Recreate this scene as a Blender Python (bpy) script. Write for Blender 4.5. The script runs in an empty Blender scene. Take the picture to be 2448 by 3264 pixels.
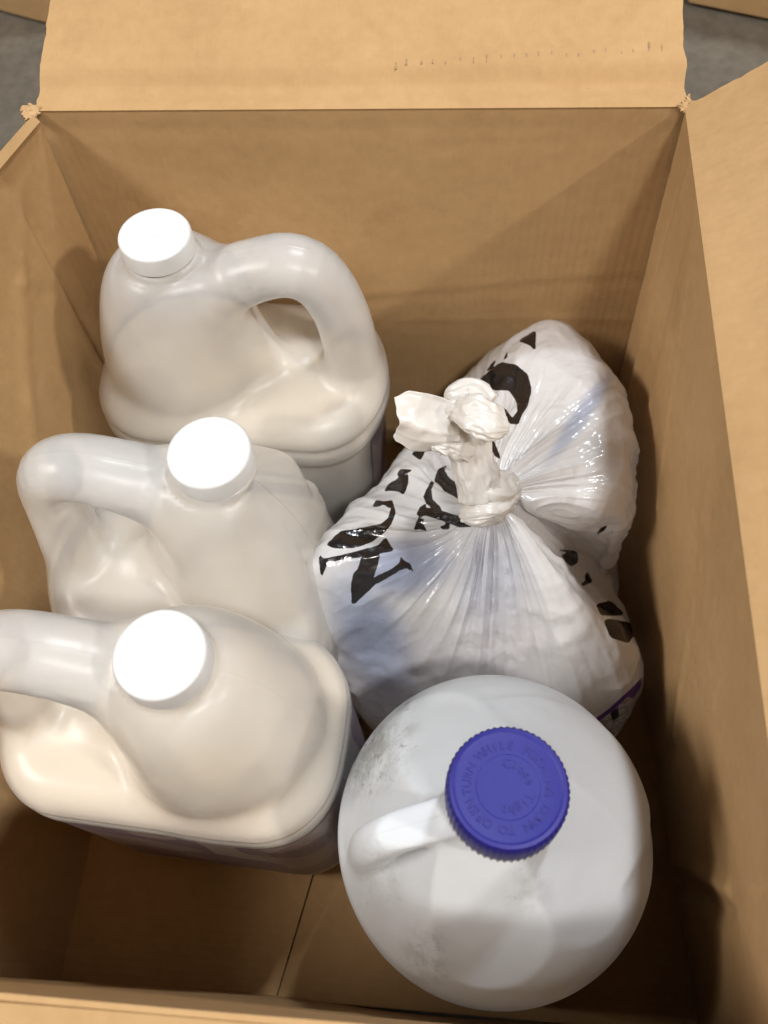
import bpy, math, random
import numpy as np
from mathutils import Matrix, Vector

# ------------------------------------------------------------------ camera, light, exposure
sc = bpy.context.scene
W_, H_ = 768.0, 1024.0
FPX = 870.0
NADIR = (446.0, 970.0)
CAM = np.array([0.0, 0.0, 0.64])


def _ray(p):
    return np.array([(p[0] - W_ / 2) / FPX, -(p[1] - H_ / 2) / FPX, -1.0])


_d = _ray(NADIR); _d /= np.linalg.norm(_d)
_up = -_d
_n = np.cross(_ray((35, 113)), _ray((685, 109)))
_X = np.cross(_up, _n); _X /= np.linalg.norm(_X)
if _X[0] < 0:
    _X = -_X
_Y = np.cross(_up, _X)
RCW = np.array([_X, _Y, _up])          # world = RCW @ camera vector

cam_d = bpy.data.cameras.new('camera')
cam = bpy.data.objects.new('camera', cam_d)
sc.collection.objects.link(cam)
cam_d.sensor_fit = 'VERTICAL'
cam_d.sensor_height = 24.0
cam_d.sensor_width = 18.0
cam_d.lens = 24.0 * FPX / H_
cam_d.clip_start = 0.01
cam_d.clip_end = 200.0
cam.matrix_world = Matrix([list(RCW[i]) + [CAM[i]] for i in range(3)] + [[0, 0, 0, 1]])
cam_d.dof.use_dof = True
cam_d.dof.focus_distance = 0.44
cam_d.dof.aperture_fstop = 7.0
sc.camera = cam
cy = sc.cycles
cy.max_bounces = 7; cy.diffuse_bounces = 4; cy.glossy_bounces = 2; cy.transmission_bounces = 5; cy.transparent_max_bounces = 8
cy.use_adaptive_sampling = True; cy.adaptive_threshold = 0.03
cy.use_denoising = True
cy.sample_clamp_indirect = 4.0

world = bpy.data.worlds.new('World')
sc.world = world
world.use_nodes = True
wbg = world.node_tree.nodes['Background']
wbg.inputs[0].default_value = (1.0, 0.96, 0.92, 1)
wbg.inputs[1].default_value = 0.015


def area(name, loc, target, size, power, col):
    l = bpy.data.lights.new(name, 'AREA')
    l.shape = 'RECTANGLE'
    l.size, l.size_y = size
    l.energy = power
    l.color = col
    o = bpy.data.objects.new(name, l)
    sc.collection.objects.link(o)
    o.location = loc
    o.rotation_euler = (Vector(target) - Vector(loc)).to_track_quat('-Z', 'Y').to_euler()
    return o


area('ceiling_lamp_front', (0.62, -0.92, 2.58), (-0.05, 0.25, 0.2), (0.30, 0.20), 37, (1.0, 0.985, 0.965))
area('ceiling_lamp_side', (2.20, -0.75, 2.37), (-0.05, 0.35, 0.2), (0.18, 0.12), 40, (1.0, 0.945, 0.87))
area('ceiling_lamp_back', (0.55, 1.20, 2.45), (-0.05, 0.2, 0.2), (0.20, 0.14), 35, (0.88, 0.94, 1.0))
area('fill_lamp_left', (-1.80, -0.30, 2.05), (0.05, 0.20, 0.2), (0.8, 0.4), 46, (1.0, 0.965, 0.93))  # soft fill light added on the left to brighten the right wall

sc.view_settings.view_transform = 'Standard'
sc.view_settings.look = 'None'
sc.view_settings.gamma = 1.0
sc.view_settings.use_curve_mapping = False
sc.view_settings.exposure = 0.0


# ------------------------------------------------------------------ helpers
def un(p, z):
    r = RCW @ _ray(p)
    return CAM + r * ((z - CAM[2]) / r[2])


def vw(x, y):                     # full-view coordinates -> picture pixels
    return (x * 0.4629, y * 0.4629)


def project(P):
    v = (P - CAM) @ RCW
    return np.stack([W_ / 2 + FPX * v[:, 0] / -v[:, 2], H_ / 2 - FPX * v[:, 1] / -v[:, 2]], 1)


def link(o, parent=None):
    sc.collection.objects.link(o)
    if parent is not None:
        o.parent = parent
    return o


def mesh_obj(name, verts, faces, mat=None, parent=None, smooth=True, attrs=None):
    me = bpy.data.meshes.new(name)
    verts = np.asarray(verts, dtype=np.float64)
    if isinstance(faces, np.ndarray):
        nf, k = faces.shape
        me.vertices.add(len(verts)); me.vertices.foreach_set('co', verts.astype(np.float32).ravel())
        me.loops.add(nf * k); me.loops.foreach_set('vertex_index', faces.astype(np.int32).ravel())
        me.polygons.add(nf); me.polygons.foreach_set('loop_start', np.arange(nf, dtype=np.int32) * k)
        me.update(calc_edges=True)
    else:
        me.from_pydata([tuple(v) for v in verts], [], faces)
    me.validate()
    if smooth:
        me.polygons.foreach_set('use_smooth', [True] * len(me.polygons))
    for an, av in (attrs or {}).items():
        a = me.attributes.new(an, 'FLOAT', 'POINT')
        a.data.foreach_set('value', np.asarray(av, dtype=np.float32))
    if mat:
        me.materials.append(mat)
    me.update()
    return link(bpy.data.objects.new(name, me), parent)


def thing(name, label, cat, loc=(0, 0, 0), group=None):
    o = bpy.data.objects.new(name, None)
    link(o)
    o.empty_display_size = 0.03
    o.location = loc
    tag(o, label, cat, group)
    return o


def tag(o, label, cat, group=None):
    o['label'] = label
    o['category'] = cat
    if group:
        o['group'] = group


def _hash(ix, iy, iz, seed):
    n = (ix * 374761393 + iy * 668265263 + iz * 2147483647 + seed * 974634777) & 0x7fffffff
    n = ((n ^ (n >> 13)) * 1274126177) & 0x7fffffff
    n = (n ^ (n >> 16)) & 0xffff
    return n / 65535.0 * 2 - 1


def vnoise(P, seed=0):
    P = np.asarray(P, float)
    i = np.floor(P).astype(np.int64)
    f = P - i
    u = f * f * f * (f * (f * 6 - 15) + 10)
    r = 0
    for dx in (0, 1):
        for dy in (0, 1):
            for dz in (0, 1):
                w = (u[:, 0] if dx else 1 - u[:, 0]) * (u[:, 1] if dy else 1 - u[:, 1]) * (u[:, 2] if dz else 1 - u[:, 2])
                r = r + w * _hash(i[:, 0] + dx, i[:, 1] + dy, i[:, 2] + dz, seed)
    return r


def fbm(P, oct=3, seed=0):
    r, a, s = 0, 1.0, 1.0
    for k in range(oct):
        r = r + a * vnoise(P * s + 17.3 * k, seed + k)
        a *= .5; s *= 2.03
    return r


def smin(a, b, k):
    h = np.clip(.5 + .5 * (b - a) / k, 0, 1)
    return b * (1 - h) + a * h - k * h * (1 - h)


def smax(a, b, k):
    return -smin(-a, -b, k)


def sstep(a, b, x):
    t = np.clip((x - a) / (b - a), 0, 1)
    return t * t * (3 - 2 * t)


def rbox2(x, y, a, b, r):
    qx = np.abs(x) - a + r
    qy = np.abs(y) - b + r
    return np.hypot(np.maximum(qx, 0), np.maximum(qy, 0)) + np.minimum(np.maximum(qx, qy), 0) - r


def chain(P, pts, rad, ys=1.0, n=5):
    """tube through points (Catmull-Rom), tapering radius"""
    pts = np.asarray(pts, float); rad = np.asarray(rad, float)
    Q, Rr = [], []
    m = len(pts)
    for i in range(m - 1):
        p0, p1, p2, p3 = pts[max(i - 1, 0)], pts[i], pts[i + 1], pts[min(i + 2, m - 1)]
        for k in range(n):
            t = k / n
            Q.append(.5 * (2 * p1 + (p2 - p0) * t + (2 * p0 - 5 * p1 + 4 * p2 - p3) * t * t + (3 * p1 - p0 - 3 * p2 + p3) * t ** 3))
            Rr.append(rad[i] * (1 - t) + rad[i + 1] * t)
    Q.append(pts[-1]); Rr.append(rad[-1])
    best = None
    S = np.array([1, ys, 1])
    Ps = P * S
    for i in range(len(Q) - 1):
        a, b = Q[i] * S, Q[i + 1] * S
        ab = b - a
        t = np.clip(((Ps - a) @ ab) / max(ab @ ab, 1e-12), 0, 1)
        d = np.linalg.norm(Ps - a - t[:, None] * ab, axis=1) - (Rr[i] * (1 - t) + Rr[i + 1] * t)
        best = d if best is None else np.minimum(best, d)
    return best


def surface_nets(fn, lo, hi, h, iters=5):
    lo = np.asarray(lo, float); hi = np.asarray(hi, float)
    n = np.ceil((hi - lo) / h).astype(int) + 1
    ax = [lo[k] + h * np.arange(n[k]) for k in range(3)]
    G = np.stack(np.meshgrid(*ax, indexing='ij'), -1).reshape(-1, 3)
    v = np.empty(len(G))
    for s in range(0, len(G), 400000):
        v[s:s + 400000] = fn(G[s:s + 400000])
    ins = (v < 0).reshape(n)
    cnt = np.zeros(n - 1, int)
    for dx in (0, 1):
        for dy in (0, 1):
            for dz in (0, 1):
                cnt += ins[dx:n[0] - 1 + dx, dy:n[1] - 1 + dy, dz:n[2] - 1 + dz]
    act = (cnt > 0) & (cnt < 8)
    idx = -np.ones(n - 1, int)
    idx[act] = np.arange(act.sum())
    P = lo + (np.argwhere(act) + .5) * h
    faces = []
    for a in range(3):
        b, c = (a + 1) % 3, (a + 2) % 3
        s0 = [slice(None)] * 3; s1 = [slice(None)] * 3
        s0[a] = slice(0, n[a] - 1); s1[a] = slice(1, n[a])
        i0, i1 = ins[tuple(s0)], ins[tuple(s1)]
        for flip in (False, True):
            e = np.argwhere((i0 & ~i1) if not flip else (~i0 & i1))
            e = e[(e[:, b] > 0) & (e[:, c] > 0) & (e[:, b] < n[b] - 1) & (e[:, c] < n[c] - 1)]
            q = []
            for ob, oc in ((1, 1), (0, 1), (0, 0), (1, 0)):
                t = e.copy(); t[:, b] -= ob; t[:, c] -= oc
                q.append(idx[t[:, 0], t[:, 1], t[:, 2]])
            q = np.stack(q, 1)
            faces.append(q[:, ::-1] if flip else q)
    F = np.concatenate(faces)
    F = F[(F >= 0).all(1)]
    e = h * .15
    for it in range(iters):
        d = fn(P)
        g = np.stack([fn(P + np.eye(3)[k] * e) - fn(P - np.eye(3)[k] * e) for k in range(3)], 1) / (2 * e)
        st = (d / np.maximum((g * g).sum(1), .05))[:, None] * g
        ln = np.linalg.norm(st, axis=1, keepdims=True)
        st *= np.minimum(1, h * .6 / np.maximum(ln, 1e-9))
        P = P - st
        if it < iters - 2:                 # tangential relaxation
            acc = np.zeros_like(P); cn = np.zeros(len(P))
            for k in range(4):
                np.add.at(acc, F[:, k], P[F[:, (k + 1) % 4]]); np.add.at(cn, F[:, k], 1)
                np.add.at(acc, F[:, k], P[F[:, (k - 1) % 4]]); np.add.at(cn, F[:, k], 1)
            P = P * .5 + .5 * acc / np.maximum(cn, 1)[:, None]
    return P, F


def lathe(prof, n=64, mod=None):
    V, F = [], []
    m = len(prof)
    for i, (r, z) in enumerate(prof):
        for k in range(n):
            a = 2 * math.pi * k / n
            rr = r * (mod(i, k) if mod else 1)
            V.append((rr * math.cos(a), rr * math.sin(a), z))
    for i in range(m - 1):
        for k in range(n):
            k2 = (k + 1) % n
            F.append((i * n + k, i * n + k2, (i + 1) * n + k2, (i + 1) * n + k))
    F.append(tuple(range(n))[::-1])
    F.append(tuple((m - 1) * n + k for k in range(n)))
    return V, F


def auto_sharp(o, ang=35):
    bpy.context.view_layer.objects.active = o
    o.select_set(True)
    bpy.ops.object.shade_smooth_by_angle(angle=math.radians(ang))
    o.select_set(False)


# ------------------------------------------------------------------ materials
class NT:
    def __init__(s, name):
        s.m = bpy.data.materials.new(name); s.m.use_nodes = True
        s.t = s.m.node_tree
        s.b = s.t.nodes['Principled BSDF']
        s.out = s.t.nodes['Material Output']

    def n(s, typ, ins=None, **kw):
        nd = s.t.nodes.new(typ)
        for k, v in kw.items():
            setattr(nd, k, v)
        for k, v in (ins or {}).items():
            s.set(nd.inputs[k], v)
        return nd

    def set(s, sock, v):
        if isinstance(v, bpy.types.NodeSocket):
            s.t.links.new(v, sock)
        else:
            sock.default_value = v

    def noise(s, vec, scale, detail=3, rough=.55, out='Fac'):
        return s.n('ShaderNodeTexNoise', {'Vector': vec, 'Scale': scale, 'Detail': detail, 'Roughness': rough}).outputs[out]

    def ramp(s, fac, stops):
        r = s.n('ShaderNodeValToRGB', {'Fac': fac})
        el = r.color_ramp.elements
        while len(el) < len(stops):
            el.new(.5)
        for e, (p, c) in zip(el, stops):
            e.position = p
            e.color = c if len(c) == 4 else tuple(c) + (1,)
        return r.outputs['Color']

    def math(s, op, a, b=0.0, c=0.0, clamp=False):
        nd = s.n('ShaderNodeMath', operation=op, use_clamp=clamp)
        for k, v in enumerate((a, b, c)):
            s.set(nd.inputs[k], v)
        return nd.outputs[0]

    def mix(s, fac, a, b, blend='MIX'):
        nd = s.n('ShaderNodeMix', data_type='RGBA', blend_type=blend)
        s.set(nd.inputs[0], fac); s.set(nd.inputs[6], a); s.set(nd.inputs[7], b)
        return nd.outputs[2]

    def bump(s, h, strength=.3, dist=.001, normal=None):
        nd = s.n('ShaderNodeBump', {'Height': h, 'Strength': strength, 'Distance': dist})
        if normal is not None:
            s.set(nd.inputs['Normal'], normal)
        return nd.outputs[0]

    def mapr(s, v, a, b, c=0., d=1., smooth=True):
        nd = s.n('ShaderNodeMapRange', {0: v, 1: a, 2: b, 3: c, 4: d})
        if smooth:
            nd.interpolation_type = 'SMOOTHSTEP'
        return nd.outputs[0]


def rgb(*c):
    return tuple(c) + (1,)


def mat_cardboard(name, base, dark, flute_axis=0):
    t = NT(name)
    co = t.n('ShaderNodeTexCoord').outputs['Object']
    big = t.noise(co, 9, 4)
    fib = t.noise(t.n('ShaderNodeMapping', {'Vector': co, 'Scale': (140, 140, 500) if flute_axis == 2 else (500, 140, 140)}).outputs[0], 1.0, 3, .7)
    mott = t.noise(co, 120, 3, .6)
    fac = t.math('ADD', t.math('MULTIPLY', big, .55), t.math('ADD', t.math('MULTIPLY', fib, .12), t.math('MULTIPLY', mott, .28)))
    col = t.ramp(fac, [(.30, rgb(*dark)), (.70, rgb(*base))])
    spk = t.mapr(t.noise(co, 420, 2, .6), .70, .80, 0, .35)
    col = t.mix(spk, col, rgb(dark[0] * .5, dark[1] * .45, dark[2] * .4))
    stn = t.mapr(t.noise(co, 17, 5, .7), .56, .72, 0, .30)
    col = t.mix(stn, col, rgb(dark[0] * .78, dark[1] * .74, dark[2] * .68))
    scf = t.mapr(t.noise(t.n('ShaderNodeMapping', {'Vector': co, 'Rotation': (.3, .5, .7), 'Scale': (9, 60, 14)}).outputs[0], 1, 3), .66, .78, 0, .25)
    col = t.mix(scf, col, rgb(min(1, base[0] * 1.25), min(1, base[1] * 1.25), min(1, base[2] * 1.3)))
    t.set(t.b.inputs['Base Color'], col)
    t.b.inputs['Roughness'].default_value = .82
    t.b.inputs['Specular IOR Level'].default_value = .25
    wv = t.n('ShaderNodeTexWave', {'Vector': co, 'Scale': 62.0, 'Distortion': .15, 'Detail': 1.0}, bands_direction='XYZ'[flute_axis])
    hgt = t.math('ADD', t.math('MULTIPLY', wv.outputs['Fac'], .055), t.math('ADD', t.math('MULTIPLY', big, 1.2), t.math('MULTIPLY', mott, .22)))
    t.set(t.b.inputs['Normal'], t.bump(hgt, .42, .0025))
    return t.m


M_card = mat_cardboard('kraft_cardboard', (.51, .324, .154), (.385, .230, .100), 0)
M_card_v = mat_cardboard('kraft_cardboard_side', (.51, .324, .154), (.385, .230, .100), 1)
M_torn = mat_cardboard('torn_paper', (.58, .39, .21), (.42, .26, .12), 0)

t = NT('concrete_floor')
co = t.n('ShaderNodeTexCoord').outputs['Object']
fac = t.math('ADD', t.math('MULTIPLY', t.noise(co, 6, 5, .65), .5), t.math('MULTIPLY', t.noise(co, 60, 4, .7), .5))
t.set(t.b.inputs['Base Color'], t.ramp(fac, [(.32, rgb(.085, .070, .052)), (.68, rgb(.19, .162, .122))]))
t.b.inputs['Roughness'].default_value = .75
t.set(t.b.inputs['Normal'], t.bump(t.noise(co, 150, 3), .3, .002))
M_floor = t.m


def mat_shell(name, col, thin=.46, clear=.36):
    """thin milky plastic wall that lets light through"""
    t = NT(name)
    co = t.n('ShaderNodeTexCoord').outputs['Object']
    mot = t.noise(co, 22, 4, .6)
    c = t.mix(t.mapr(mot, .35, .75, 0, .5), rgb(*col), rgb(col[0] * .93, col[1] * .92, col[2] * .90))
    scr = t.mapr(t.noise(t.n('ShaderNodeMapping', {'Vector': co, 'Rotation': (.4, .2, .9), 'Scale': (40, 420, 60)}).outputs[0], 1, 3, .6), .66, .76, 0, .10)
    c = t.mix(scr, c, rgb(.95, .94, .92))
    dirt = t.mapr(t.noise(co, 80, 4, .7), .70, .80, 0, .10)
    c = t.mix(dirt, c, rgb(.40, .35, .30))
    t.set(t.b.inputs['Base Color'], c)
    t.set(t.b.inputs['Roughness'], t.mapr(t.noise(co, 35, 3), .3, .7, .27, .45))
    t.b.inputs['IOR'].default_value = 1.5
    t.b.inputs['Specular IOR Level'].default_value = .2
    sy = t.math('ABSOLUTE', t.n('ShaderNodeSeparateXYZ', {0: co}).outputs[1])
    seam = t.mapr(sy, .0011, .0002, 0, .20)
    hh = t.math('ADD', t.math('ADD', t.noise(co, 24, 3), seam), t.math('MULTIPLY', t.noise(co, 260, 2), .10))
    nb = t.bump(hh, .30, .0024)
    t.set(t.b.inputs['Normal'], nb)
    tr = t.n('ShaderNodeBsdfTranslucent', {'Color': c, 'Normal': nb})
    ms = t.n('ShaderNodeMixShader', {0: thin, 1: t.b.outputs[0], 2: tr.outputs[0]})
    tp = t.n('ShaderNodeBsdfTransparent', {'Color': rgb(.95, .93, .90)})
    ms2 = t.n('ShaderNodeMixShader', {0: clear, 1: ms.outputs[0], 2: tp.outputs[0]})
    gl = t.n('ShaderNodeBsdfGlossy', {'Color': rgb(1, 1, 1), 'Roughness': .31, 'Normal': nb})
    fr = t.n('ShaderNodeFresnel', {'IOR': 1.25, 'Normal': nb}).outputs[0]
    ms3 = t.n('ShaderNodeMixShader', {0: fr, 1: ms2.outputs[0], 2: gl.outputs[0]})
    t.t.links.new(ms3.outputs[0], t.out.inputs[0])
    return t.m


def mat_liquid(name, col):
    t = NT(name)
    co = t.n('ShaderNodeTexCoord').outputs['Object']
    t.set(t.b.inputs['Base Color'], t.mix(t.noise(co, 12, 3), rgb(*col), rgb(col[0] * .94, col[1] * .92, col[2] * .88)))
    t.b.inputs['Roughness'].default_value = .35
    return t.m


def mat_plastic(name, col, rough=.4, sss=.0, bump=.05):
    t = NT(name)
    co = t.n('ShaderNodeTexCoord').outputs['Object']
    n = t.noise(co, 180, 3)
    t.set(t.b.inputs['Base Color'], t.mix(t.mapr(n, .4, .75, 0, .25), rgb(*col), rgb(col[0] * .86, col[1] * .86, col[2] * .88)))
    t.b.inputs['Roughness'].default_value = rough
    t.b.inputs['Subsurface Weight'].default_value = sss
    t.b.inputs['Subsurface Scale'].default_value = .003
    t.set(t.b.inputs['Normal'], t.bump(t.noise(co, 700, 2), bump, .0006))
    return t.m


M_cap = mat_plastic('white_cap_plastic', (.66, .655, .64), .45, 0)
M_neck = mat_plastic('neck_ring_plastic', (.74, .71, .67), .35, 0)
M_blue = mat_plastic('blue_cap_plastic', (.010, .009, .185), .55, 0, .12)
M_ring = mat_plastic('grey_ring_plastic', (.30, .29, .31), .5)
M_ringd = mat_plastic('dark_ring_plastic', (.06, .055, .075), .5)

# label printed in violet and grey text lines
t = NT('violet_label')
co = t.n('ShaderNodeTexCoord').outputs['Object']
sep = t.n('ShaderNodeSeparateXYZ', {0: co})
lines = t.math('GREATER_THAN', t.math('FRACT', t.math('MULTIPLY', sep.outputs[2], 230.0)), .55)
words = t.math('GREATER_THAN', t.noise(t.n('ShaderNodeMapping', {'Vector': co, 'Scale': (330, 330, 230)}).outputs[0], 1, 1), .47)
txt = t.math('MULTIPLY', lines, words)
blk = t.math('GREATER_THAN', t.noise(t.n('ShaderNodeMapping', {'Vector': co, 'Scale': (22, 22, 26)}).outputs[0], 1, 0), .5)
base = t.mix(blk, rgb(.34, .29, .285), rgb(.19, .145, .19))
t.set(t.b.inputs['Base Color'], t.mix(t.math('MULTIPLY', txt, .45), base, t.mix(blk, rgb(.17, .13, .16), rgb(.36, .32, .33))))
t.b.inputs['Roughness'].default_value = .35
M_label = t.m


# ------------------------------------------------------------------ floor and neighbouring boxes
def grid_patch(p00, p10, p11, p01, nu, nv, disp=None):
    """bilinear patch; disp(u, v, P) -> offset along the mean normal"""
    p00, p10, p11, p01 = [np.array(p, float) for p in (p00, p10, p11, p01)]
    u, v = np.meshgrid(np.linspace(0, 1, nu), np.linspace(0, 1, nv), indexing='ij')
    u, v = u.ravel(), v.ravel()
    P = (p00 * ((1 - u) * (1 - v))[:, None] + p10 * (u * (1 - v))[:, None] + p11 * (u * v)[:, None] + p01 * ((1 - u) * v)[:, None])
    nrm = np.cross(p10 - p00, p01 - p00); nrm /= np.linalg.norm(nrm)
    if disp is not None:
        P = P + disp(u, v, P)[:, None] * nrm
    I = np.arange(nu * nv).reshape(nu, nv)
    F = np.stack([I[:-1, :-1], I[1:, :-1], I[1:, 1:], I[:-1, 1:]], -1).reshape(-1, 4)
    return P, F, nrm


def panel(name, corners, thick, mat, parent, nu=60, nv=40, disp=None, ragged=None):
    """corrugated panel with thickness; the normal of the corner order looks to the visible side"""
    P, F, nrm = grid_patch(*corners, nu, nv, disp)
    if ragged is not None:
        P = ragged(P, nu, nv)
    n = len(P)
    Q = P - nrm * thick
    I = np.arange(n).reshape(nu, nv)
    rim = np.concatenate([I[:, 0], I[-1, 1:], I[::-1, -1][1:], I[0, ::-1][1:-1]])
    r2 = np.roll(rim, -1)
    side = np.stack([rim, rim + n, r2 + n, r2], 1)
    o = mesh_obj(name, np.concatenate([P, Q]), np.concatenate([F, F[:, ::-1] + n, side]), mat, parent)
    auto_sharp(o, 50)
    return o


def crease(u, v, a, b, w=.008, aspect=1.0):
    """distance falloff (0..1) to the segment a-b in patch coordinates"""
    a, b = np.array(a, float), np.array(b, float)
    p = np.stack([u, v * aspect], 1); a = a * [1, aspect]; b = b * [1, aspect]
    ab = b - a
    tt = np.clip(((p - a) @ ab) / (ab @ ab), 0, 1)
    d = np.linalg.norm(p - a - tt[:, None] * ab, axis=1)
    return np.exp(-(d / w) ** 2)


fl = mesh_obj('floor', [(-30, -30, -.006), (30, -30, -.006), (30, 30, -.006), (-30, 30, -.006)], [(0, 1, 2, 3)], M_floor, smooth=False)
fl['kind'] = 'structure'


def other_box(name, base_a, base_b, depth, h, label):
    """closed-up carton standing on the floor: four walls with real thickness and two top flaps ajar"""
    a, b = np.array(base_a), np.array(base_b)
    d = (b - a) / np.linalg.norm(b - a)
    nrm = np.array([-d[1], d[0]])
    c0, c1, c2, c3 = a, b, b + nrm * depth, a + nrm * depth
    root = thing(name, label, 'box', (0, 0, 0))
    cs = [c0, c1, c2, c3]
    z0 = .0
    for i in range(4):
        p, q = cs[i], cs[(i + 1) % 4]
        dd = (q - p) / np.linalg.norm(q - p)
        p2, q2 = p + dd * .003, q - dd * .003
        panel('wall', ((*p2, z0), (*q2, z0), (*q2, h), (*p2, h)), .004, M_card, root, 12, 12, lambda u, v, P: .002 * fbm(P * 9, 2, 3))
    for i in (0, 2):
        p, q = cs[i], cs[(i + 1) % 4]
        inn = nrm if i == 0 else -nrm
        p2, q2 = p + inn * .49 * depth, q + inn * .49 * depth
        panel('flap', ((*p, h + .004), (*q, h + .004), (*q2, h + .02), (*p2, h + .02)), .004, M_card, root, 12, 10)
    return root


A0, A1 = un(vw(-60, 4), 0), un(vw(140, 56), 0)
other_box('cardboard_box', A1[:2] - (A1 - A0)[:2] * 3.2, A1[:2], .45, .36, 'brown cardboard box on the floor behind, cut off at the top left corner')
B0, B1 = un(vw(1482, 4), 0), un(vw(1659, 38), 0)
other_box('cardboard_box', B0[:2], B0[:2] + (B1 - B0)[:2] * 3.4, .45, .36, 'brown cardboard box on the floor behind, cut off at the top right corner')

# ------------------------------------------------------------------ the open box
box = thing('cardboard_box', 'large open cardboard box with spread flaps holding the jugs and the bag', 'box', (-.07, .19, 0))
box_inv = Matrix.Translation((.07, -.19, 0))
BT = .335
BLb, BLt = (-.252, .396, .0), (-.238, .398, BT)
BRb, BRt = (.112, .396, .0), (.106, .398, BT)
FLb, FLt = (-.246, -.024, .0), (-.385, -.018, BT - .002)
FRb, FRt = (.160, -.024, .0), (.107, -.017, BT - .001)


def boxpanel(name, corners, mat, nu, nv, disp=None, thick=.0045, ragged=None):
    o = panel(name, corners, thick, mat, None, nu, nv, disp, ragged)
    o.parent = box
    o.matrix_parent_inverse = box_inv
    return o


def d_back(u, v, P):
    r = .0014 * fbm(P * 7, 3, 1)
    r += .0003 * crease(u, v, (.40, .565), (1.0, .66), .010, .8)
    r -= .00025 * crease(u, v, (.40, .54), (1.0, .635), .010, .8)
    r += .0004 * crease(u, v, (.55, .50), (1.0, .52), .008, .8)
    r += .0012 * crease(u, v, (.3, .10), (.9, .085), .010, .8)
    r -= .0008 * crease(u, v, (.62, .93), (.95, .945), .010, .8)
    r -= .0012 * crease(u, v, (.0, .965), (1.0, .965), .012, .8)
    return r * (1 - v ** 8)


def d_left(u, v, P):
    # u: front -> back, v: bottom -> top
    r = .0016 * fbm(P * 6, 3, 5) - .012 * np.sin(np.pi * np.clip(u, 0, 1)) * np.sin(np.pi * v)
    r -= .0040 * crease(u, v, (.935, 0), (.925, .97), .010, .7)
    r += .0025 * crease(u, v, (.915, 0), (.905, .97), .010, .7)
    r += .0014 * crease(u, v, (.86, .80), (.62, .35), .012, .7)
    r += .0014 * crease(u, v, (.86, .80), (.93, .93), .010, .7)
    r += .0010 * crease(u, v, (.62, .35), (.40, .25), .010, .7)
    r -= .0010 * crease(u, v, (.88, .74), (.78, .1), .018, .7)
    r += .0009 * crease(u, v, (.76, .62), (.72, .1), .014, .7)
    r += .002 * crease(u, v, (.30, .6), (.38, .15), .006, .7)
    return r * (1 - v ** 8)


def d_right(u, v, P):
    # u: back -> front, v: bottom -> top
    r = .0018 * fbm(P * 6, 3, 9)
    r -= .0035 * crease(u, v, (.055, 0), (.06, 1), .012, .7)
    r += .0030 * crease(u, v, (.09, 0), (.075, 1), .012, .7)
    r -= .0030 * crease(u, v, (.16, 0), (.13, .95), .020, .7)
    r += .0028 * crease(u, v, (.46, .9), (.62, .35), .012, .7)
    r -= .0035 * crease(u, v, (.50, .75), (.60, .25), .030, .7)
    r += .0028 * crease(u, v, (.74, .05), (.84, .62), .010, .7)
    r -= .0030 * crease(u, v, (.77, .05), (.87, .62), .016, .7)
    r += .0016 * crease(u, v, (.2, .9), (.33, .5), .006, .7)
    return r * (1 - v ** 8)


def ext(a, b, k=.010):
    a, b = np.array(a), np.array(b)
    return tuple(a - (b - a) / np.linalg.norm(b - a) * k)


boxpanel('back_wall', (ext(BLb, BRb), ext(BRb, BLb), ext(BRt, BLt), ext(BLt, BRt)), M_card, 150, 120, d_back)
boxpanel('left_wall', (ext(FLb, BLb), (BLb[0], BLb[1] - .0042, BLb[2]), (BLt[0], BLt[1] - .0032, BLt[2]), ext(FLt, BLt)), M_card_v, 150, 120, d_left)
boxpanel('right_wall', ((BRb[0], BRb[1] - .003, BRb[2]), ext(FRb, BRb, .012), ext(FRt, BRt, .004), (BRt[0], BRt[1] - .002, BRt[2])), M_card_v, 150, 120, d_right)
boxpanel('front_wall', (ext(FRb, FLb, .008), ext(FLb, FRb, .008), ext(FLt, FRt, .004), ext(FRt, FLt, .004)), M_card, 60, 40, lambda u, v, P: .002 * fbm(P * 7, 2, 12))

# bottom flaps: two long ones meeting along the seam, two short ones under them
boxpanel('bottom_flap', ((-.262, -.024, .0075), (-.108, -.024, .0075), (-.020, .395, .0075), (-.262, .395, .0075)), M_card_v, 40, 60,
         lambda u, v, P: .0012 * fbm(P * 9, 2, 21) + .002 * crease(u, v, (.15, .22), (.30, .12), .03), .004)
boxpanel('bottom_flap', ((-.1070, -.024, .0075), (.163, -.024, .0075), (.116, .395, .0075), (-.0190, .395, .0075)), M_card_v, 40, 60,
         lambda u, v, P: .0012 * fbm(P * 9, 2, 22), .004)
boxpanel('bottom_flap', ((-.262, -.024, .0025), (.163, -.024, .0025), (.14, .17, .0025), (-.262, .17, .0025)), M_card, 10, 10, None, .003)
boxpanel('bottom_flap', ((-.262, .20, .0025), (.138, .20, .0025), (.116, .395, .0025), (-.262, .395, .0025)), M_card, 10, 10, None, .003)


def rag(amp, seed, edges):
    def f(P, nu, nv):
        P = P.reshape(nu, nv, 3).copy()
        for ed in edges:
            line = {'u0': P[0], 'u1': P[-1], 'v1': P[:, -1]}[ed]
            nx = {'u0': P[1], 'u1': P[-2], 'v1': P[:, -2]}[ed]
            d = line - nx
            d /= np.linalg.norm(d, axis=1, keepdims=True) + 1e-9
            line += d * (amp * fbm(line * 190, 3, seed))[:, None]
        return P.reshape(-1, 3)
    return f


FDIR = np.array([-.012, .95, .31])
# flaps: back one rises slightly away from the camera, right one stands up and out
bl = (-.2390, .3975, BT + .0002); br = (.1068, .3975, BT + .0002)
fdir = FDIR * .26


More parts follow.
